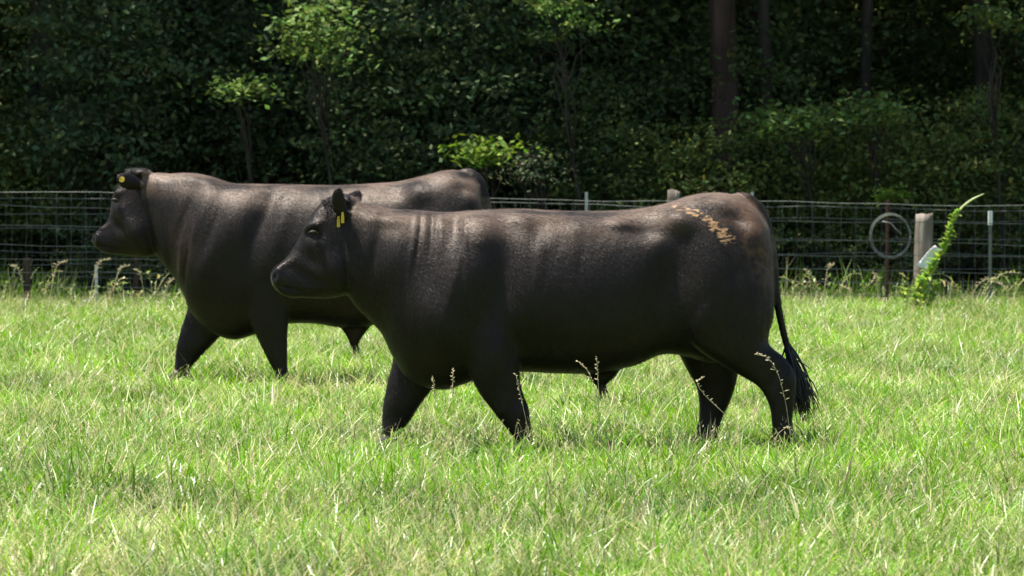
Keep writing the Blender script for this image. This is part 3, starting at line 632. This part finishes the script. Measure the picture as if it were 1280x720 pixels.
def limbs(mb, r, origin, targets, r0, r1=.006, seg=6):
    for t in targets:
        o = np.array(origin(r)); u = np.linspace(0, 1, seg)[:, None]
        P = o * (1 - u) + t * u + r.normal(0, .06, (seg, 3)) * np.sin(u * np.pi) + np.array([0, 0, 1]) * (u * (1 - u)) * np.linalg.norm(t - o) * .18
        V, F = tube_np(P, r0 * (1 - u[:, 0]) + r1, 5); mb.add(V, F)

def make_tree(name, seed, H, ext, cz, tr, base, leaf, ncl, per, bark, csize=.8):
    """returns (trunk mesh, crown mesh) at the origin"""
    r = np.random.default_rng(seed)
    zs = np.linspace(0, H, 12); wob = np.cumsum(r.normal(0, .05, (12, 2)), 0) * .6
    mb = MB(); rad = tr * (1 - zs / H * .78); rad[0] *= 1.45; rad[1] *= 1.08
    V, F = tube_np(np.column_stack([wob - wob[0], zs]), rad, 14); V += r.normal(0, tr * .03, V.shape); mb.add(V, F)
    c, (LV, LF, LC) = clump_cloud(r, ncl, per, ext, csize, base, leaf)
    c = c + np.array([0, 0, cz]); LV = LV + np.array([0, 0, cz])
    lo = max(H * .3, cz - ext[2])
    limbs(mb, r, lambda q: [wob[6, 0], wob[6, 1], q.uniform(lo, H * .9)], c[:: max(1, ncl // 26)], tr * .3)
    return mb.build('trunk', bark, None, link=False), mesh_np('crown', LV, LF, M_leaf, cols=LC, link=False)

def place(name, meshes, loc, rz, sc, label, cat, group=None, names=('trunk', 'crown')):
    o = empty(name, loc, rz); o.scale = (sc, sc, sc); tag(o, label, cat, group)
    for me, nm in zip(meshes, names):
        c = bpy.data.objects.new(nm, me); C.objects.link(c); c.parent = o
    return o

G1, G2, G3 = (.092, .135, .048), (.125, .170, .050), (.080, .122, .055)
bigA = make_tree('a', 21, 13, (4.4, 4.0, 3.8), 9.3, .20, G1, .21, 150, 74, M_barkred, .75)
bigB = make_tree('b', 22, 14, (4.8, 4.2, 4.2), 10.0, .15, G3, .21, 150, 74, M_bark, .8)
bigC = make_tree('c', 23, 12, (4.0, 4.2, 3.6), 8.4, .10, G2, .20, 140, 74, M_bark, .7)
rr = np.random.default_rng(77)
shown = [  # trunks one can pick out: photo column, depth, kind
    (905, 44.2, bigA, 'broad dark reddish trunk at the right, behind the near bull rump', 1.0),
    (485, 46.3, bigB, 'dark straight trunk above the back of the farther bull', 1.0),
    (672, 46.3, bigA, 'dark trunk rising beside the lime green sapling in the middle of the woods', .95),
    (947, 44.9, bigC, 'thin grey trunk just right of the broad reddish trunk', 1.0),
    (556, 49.0, bigC, 'thin dark trunk between the two trunks in the middle of the woods', 1.05),
    (348, 46.3, bigC, 'slim trunk under the sunlit leaves at upper left', 1.0),
    (1090, 46.2, bigC, 'slim leaning trunk over the coil of wire', .95),
    (60, 46.3, bigB, 'shaded tree at the far left edge of the woods', 1.02),
    (1225, 46.2, bigB, 'shaded tree at the right edge of the woods above the tall weed', .98)]
for px, d, ms, lab, sc_ in shown:
    place('tree', ms, ((px - 640) * d / FPX, d, 0), rr.random() * 6.3, sc_, lab, 'tree', 'trees of the wood')
k = 0
for row, d in enumerate((43.6, 49.0, 54.0, 60)):
    for x in np.arange(-24 + (row % 2) * 3, 25, 5.0 if row else 5.2):
        X = x + rr.uniform(-1, 1); D = d + rr.uniform(-.8, .8)
        if row == 0 and abs(X) < 7: D = 44.2; X += 0
        vis = abs(X) < .16 * D
        if row == 0 and abs(X) < 7.2: continue
        place('tree', (bigA, bigB, bigC)[k % 3], (X, D, 0), rr.random() * 6.3, rr.uniform(.9, 1.12), 'shaded tree standing deep in the dark wood, its trunk lost among leaves', 'tree', 'trees deep in the wood'); k += 1
# saplings and shrubs filling the edge of the wood
def make_shrub(seed, ext, cz, base, leaf, ncl, per, csize, flat=.5):
    r = np.random.default_rng(seed)
    c, (LV, LF, LC) = clump_cloud(r, ncl, per, ext, csize, base, leaf, .15, flat); c = c + np.array([0, 0, cz]); LV = LV + np.array([0, 0, cz])
    LV[:, 2] = np.maximum(LV[:, 2], .01)
    nst = 3 if cz > 3 else 9
    mb = MB(); limbs(mb, r, lambda q: [q.normal(0, .06), q.normal(0, .06), 0], c[:nst], .013, .003)
    return mb.build('stems', M_bark, None, link=False), mesh_np('foliage', LV, LF, M_leaf, cols=LC, link=False)
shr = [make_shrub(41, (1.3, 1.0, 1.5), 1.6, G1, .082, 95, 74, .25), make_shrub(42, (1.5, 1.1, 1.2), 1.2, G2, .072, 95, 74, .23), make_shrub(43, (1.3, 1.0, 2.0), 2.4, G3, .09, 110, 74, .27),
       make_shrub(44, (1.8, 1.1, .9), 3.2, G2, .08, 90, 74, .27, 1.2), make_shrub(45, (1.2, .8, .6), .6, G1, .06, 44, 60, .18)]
k = 0
for row, (d, step) in enumerate(((43.5, 1.5), (45.0, 1.6), (47.0, 1.7), (50.0, 2.0), (53.5, 2.2))):
    for x in np.arange(-.15 * d - 3, .15 * d + 3.4, step):
        X = x + rr.uniform(-.5, .5); D = d + rr.uniform(-.6, .6); v = [0, 2, 3, 1, 2, 0, 1, 3][(k * 3 + row) % 8]; k += 1
        if row == 0 and v in (0, 2) and rr.random() < .35: v = 4
        if v == 3 and (row == 0 or X < 0): v = 2
        if row == 0 and 2.1 < X < 3.4: v = 1
        place('shrub', shr[v], (X, D, 0), rr.random() * 6.3, rr.uniform(.8, 1.2) * (1.0, 1.1, 1.3, 1.4, 1.5)[row], 'dark leafy undergrowth shrub in the shade behind the wire fences', 'shrub', 'undergrowth behind the fences', ('stems', 'foliage'))
for x in np.arange(-7.5, 7.6, 1.15):
    place('shrub', shr[4], (x + rr.uniform(-.4, .4), 42.2 + rr.uniform(-.5, .4), 0), rr.random() * 6.3, rr.uniform(.45, .8), 'knee high leafy shrub at the dark foot of the wood just behind the wires', 'shrub', 'low shrubs behind the fences', ('stems', 'foliage'))
# sunlit saplings
lime = make_shrub(51, (.9, .6, .5), .0, (.09, .17, .025), .075, 26, 60, .16, 1.0)
def spray(px, py, d, rx, rz, n, base, label, seed, leaf=.09, cs=.2):
    r = np.random.default_rng(seed); c0 = at(px, py, d)
    c, (LV, LF, LC) = clump_cloud(r, n, 46, (rx, .5, rz), cs, base, leaf, .1, .9)
    o = empty('sapling', (c0[0] + .3, d + .4, 0)); tag(o, label, 'sapling', 'saplings catching the sun')
    dlt = np.array([-.3, -.4, c0[2]]); LV = LV + dlt; c = c + dlt
    mesh_np('foliage', LV, LF, M_leaf, o, cols=LC)
    mb = MB(); top = dlt * .8; u = np.linspace(0, 1, 8)[:, None]; V, F = tube_np(top * u + r.normal(0, .02, (8, 3)), .03 - .02 * u[:, 0], 7); mb.add(V, F)
    limbs(mb, r, lambda q: top * q.uniform(.6, 1), c[:14], .010, .003); mb.build('stem', M_bark, o)
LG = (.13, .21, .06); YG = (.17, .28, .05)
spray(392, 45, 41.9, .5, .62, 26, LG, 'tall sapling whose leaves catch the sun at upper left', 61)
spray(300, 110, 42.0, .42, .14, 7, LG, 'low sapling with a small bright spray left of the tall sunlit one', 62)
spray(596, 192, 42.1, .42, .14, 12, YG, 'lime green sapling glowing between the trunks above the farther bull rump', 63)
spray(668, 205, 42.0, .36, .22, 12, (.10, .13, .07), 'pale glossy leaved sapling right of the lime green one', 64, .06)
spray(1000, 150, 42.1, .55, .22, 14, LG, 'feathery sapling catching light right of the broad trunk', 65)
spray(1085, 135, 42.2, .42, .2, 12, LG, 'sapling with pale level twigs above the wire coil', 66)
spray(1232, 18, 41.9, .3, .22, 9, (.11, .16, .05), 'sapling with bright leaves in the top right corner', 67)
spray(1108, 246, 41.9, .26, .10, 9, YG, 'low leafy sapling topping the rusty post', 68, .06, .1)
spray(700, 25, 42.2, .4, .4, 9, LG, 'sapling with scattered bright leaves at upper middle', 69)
# the wood far behind, one mass of leaves
r = np.random.default_rng(90); n = 130000
P = np.stack([r.uniform(-26, 26, n), 55 + 22 * r.random(n), np.where(r.random(n) < .65, 6.5 * r.random(n), 17 * r.random(n))], -1); P[:, 1] += 3 * noise2(P[:, 0], P[:, 2], .6, 12)
LV, LF, LC = leaf_quads(P, r.uniform(.3, .6, n), leafcol(n, G1, r), .3, r)
tag(mesh_np('distant_wood', LV, LF, M_leaf, cols=LC), 'dark mass of leaves deep inside the wood', 'wood', kind='stuff')

# ------------------------------------------------------------------ tall weed by the post
def ribbon_leaves(path, n, l0, l1, wd, cols, r, up=.5):
    """lance shaped leaves along a stem path"""
    u = np.linspace(0.02, .97, n); idx = u * (len(path) - 1); i = np.minimum(idx.astype(int), len(path) - 2); f = (idx - i)[:, None]
    P = path[i] * (1 - f) + path[i + 1] * f; L = l0 + (l1 - l0) * u; L = L * r.uniform(.7, 1.25, n); az = np.arange(n) * 2.4 + r.normal(0, .4, n)
    el = up + r.normal(0, .3, n); seg = 4; t = np.linspace(0, 1, seg)
    V = []; 
    for k in range(n):
        d = np.array([np.cos(az[k]) * np.cos(el[k]), np.sin(az[k]) * np.cos(el[k]), np.sin(el[k])]); s = np.array([-np.sin(az[k]), np.cos(az[k]), 0])
        for q in t:
            c = P[k] + d * L[k] * q - np.array([0, 0, 1]) * L[k] * q * q * .45; w_ = wd * math.sin(min(q + .12, 1) * math.pi * .93 + .1) * .5 + .001
            V += [c - s * w_, c + s * w_]
    b = np.arange(n)[:, None] * (2 * seg) + np.arange(seg - 1)[None] * 2; F = np.stack([b, b + 1, b + 3, b + 2], -1).reshape(-1, 4)
    cc = np.repeat(cols, 2 * seg, 0); return np.array(V), F, np.concatenate([cc, np.ones((len(cc), 1))], 1)
wd_ = 36.8; r = np.random.default_rng(15)
base = at(1150, 396, wd_); wr = empty('tall_weed', (base[0], wd_, 0)); tag(wr, 'tall leaning pale green weed with a drooping tip in front of the wooden post', 'weed')
stems = [[(1150, 397), (1156, 360), (1170, 330), (1184, 305), (1190, 280), (1200, 262), (1214, 250), (1230, 242)], [(1144, 397), (1146, 370), (1152, 345)], [(1160, 397), (1168, 372), (1176, 350)], [(1138, 397), (1135, 378), (1132, 362)]]
LV_, LF_, LC_ = [], [], []; o_ = 0; mb = MB()
for q, st in enumerate(stems):
    P = catmull([at(a, b, wd_) - np.array([base[0], wd_, 0]) + np.array([0, .05 * q, 0]) for a, b in st], 6); P[0, 2] = 0
    V, F = tube_np(P, np.linspace(.011, .013, len(P)) * (1 - .75 * np.linspace(0, 1, len(P)) ** 12), 6); mb.add(V, F)
    nn = 260 if q == 0 else 60; c = leafcol(nn, (.28, .42, .10), r, .25)
    Pl = P[: int(len(P) * .74)] if q == 0 else P
    V, F, cc = ribbon_leaves(Pl, nn, .24, .08, .042, c, r, .95); LV_.append(V); LF_.append(F + o_); LC_.append(cc); o_ += len(V)
M_stem = noisy('green_stem', [(.3, (.38, .44, .16)), (.7, (.60, .64, .36))], 10, .6)
mb.build('stem', M_stem, wr); mesh_np('leaves', np.concatenate(LV_), np.concatenate(LF_), M_grass, wr, cols=np.concatenate(LC_))

# ------------------------------------------------------------------ seed stalks one can pick out
def stalk(pts, d, label, seed, head=.45, m_=M_straw, thick=.0018, fl=.008):
    r = np.random.default_rng(seed); b = at(pts[0][0], pts[0][1], d)
    o = empty('grass_stalk', (b[0], d, 0)); tag(o, label, 'grass stalk', 'pale seed stalks')
    P = catmull([at(a, c, d) - np.array([b[0], d, 0]) for a, c in pts], 8); P[0, 2] = 0
    mb = MB(); V, F = tube_np(P, np.linspace(thick, thick * .55, len(P)), 5); mb.add(V, F); mb.build('stem', m_, o)
    mb = MB(); n = 34
    for u in np.linspace(1 - head, 1, n):
        i = u * (len(P) - 1); k = min(int(i), len(P) - 2); p = P[k] * (1 - i + k) + P[k + 1] * (i - k)
        q = p + np.array([r.normal(0, fl), r.normal(0, fl), r.uniform(.2, 1.3) * fl])
        V, F = tube_np(np.array([p, (p + q) / 2, q]), [.001, .0027, .001], 4); mb.add(V, F)
    mb.build('seed_head', m_, o)
D1 = 19.45
stalk([(752, 582), (750, 530), (745, 490), (735, 465), (723, 452)], D1, 'pale seed stalk bending left under the near bull belly', 1)
stalk([(748, 582), (749, 520), (748, 480), (746, 447)], D1, 'upright pale seed stalk under the near bull belly', 2, .3)
stalk([(992, 585), (988, 540), (982, 500), (972, 465), (960, 448), (945, 443)], D1, 'long arching seed stalk across the near bull rear hock', 3, .6, fl=.011)
stalk([(915, 585), (925, 545), (908, 520), (885, 498), (872, 480), (880, 472)], D1, 'seed stalk leaning left over the far hind leg of the near bull', 4, .5)
stalk([(546, 582), (545, 530), (544, 500), (541, 472)], D1, 'upright seed stalk between the near bull front legs, the left one', 5, .3)
stalk([(570, 584), (568, 530), (566, 495), (566, 462)], D1, 'taller seed stalk between the near bull front legs, the right one', 6, .3)
stalk([(672, 584), (662, 545), (652, 500), (645, 468)], D1, 'thin stalk rising along the back of the near bull front leg', 7, .4)
stalk([(965, 588), (970, 560), (972, 545), (985, 535), (990, 545)], D1 - .1, 'short looping dry stalk at the near bull rear hoof', 8, .3)
D2 = 36.6
for i, (a, h_, l_, lab) in enumerate([(30, 330, -8, 'by the leftmost rusty stub post'), (62, 325, 10, 'in the grass edge left of the pale stake'), (112, 322, 12, 'bending over the pale stake below the farther bull muzzle'), (140, 330, 10, 'right of the pale stake'),
                                      (180, 335, -6, 'under the farther bull throat'), (205, 345, 8, 'closest to the farther bull chest'), (1015, 335, -5, 'right of the near bull tail'), (1030, 328, 6, 'tallest one between the near bull tail and the coil'),
                                      (1098, 340, -2, 'left of the rusty post base'), (1068, 355, -8, 'leaning under the coil of wire'), (1215, 345, 14, 'right of the tall weed'), (1262, 350, -10, 'at the right edge of the photo')]):
    stalk([(a, 392), (a + l_ * .1, 370), (a + l_ * .4, (h_ + 375) / 2), (a + l_, h_ + 6), (a + l_ * 2.2, h_ + 2)], D2 + .03 * i, 'dry seed stalk along the fence, ' + lab, 30 + i, .5, thick=.004, fl=.02)

# leafy weeds at the foot of the fences
r = np.random.default_rng(123)
for i, px in enumerate((8, 52, 88, 108, 132, 150, 172, 192, 212, 985, 1006, 1026, 1048, 1075, 1128, 1206, 1226, 1254, 1272)):
    d = 37.9 + r.uniform(-.3, .35); X = (px + r.uniform(-4, 4) - 640) * d / FPX; hgt = r.uniform(.24, .48)
    o = empty('fence_weed', (X, d, 0)); tag(o, 'low tangled leafy weed with pale blades at the foot of the wire fence', 'weed', 'low weeds along the fence')
    mb = MB(); LV_, LF_, LC_ = [], [], []; o_ = 0
    for q in range(3):
        dx = r.normal(0, .35, 2); h2 = hgt * r.uniform(.6, 1)
        P = catmull([(r.normal(0, .02), r.normal(0, .02), 0), (dx[0] * h2 * .2, dx[1] * h2 * .2, h2 * .5), (dx[0] * h2 * .8, dx[1] * h2 * .5, h2 * .95), (dx[0] * h2 * 1.5, dx[1] * h2, h2)], 5)
        V, F = tube_np(P, np.linspace(.0045, .002, len(P)), 5); mb.add(V, F)
        c = leafcol(14, [(.20, .30, .08), (.34, .36, .16), (.12, .21, .05)][(q + i) % 3], r, .3)
        V, F, cc = ribbon_leaves(P, 14, .16, .05, .016, c, r, .7); LV_.append(V); LF_.append(F + o_); LC_.append(cc); o_ += len(V)
    mb.build('stem', M_straw, o); mesh_np('leaves', np.concatenate(LV_), np.concatenate(LF_), M_grass, o, cols=np.concatenate(LC_))
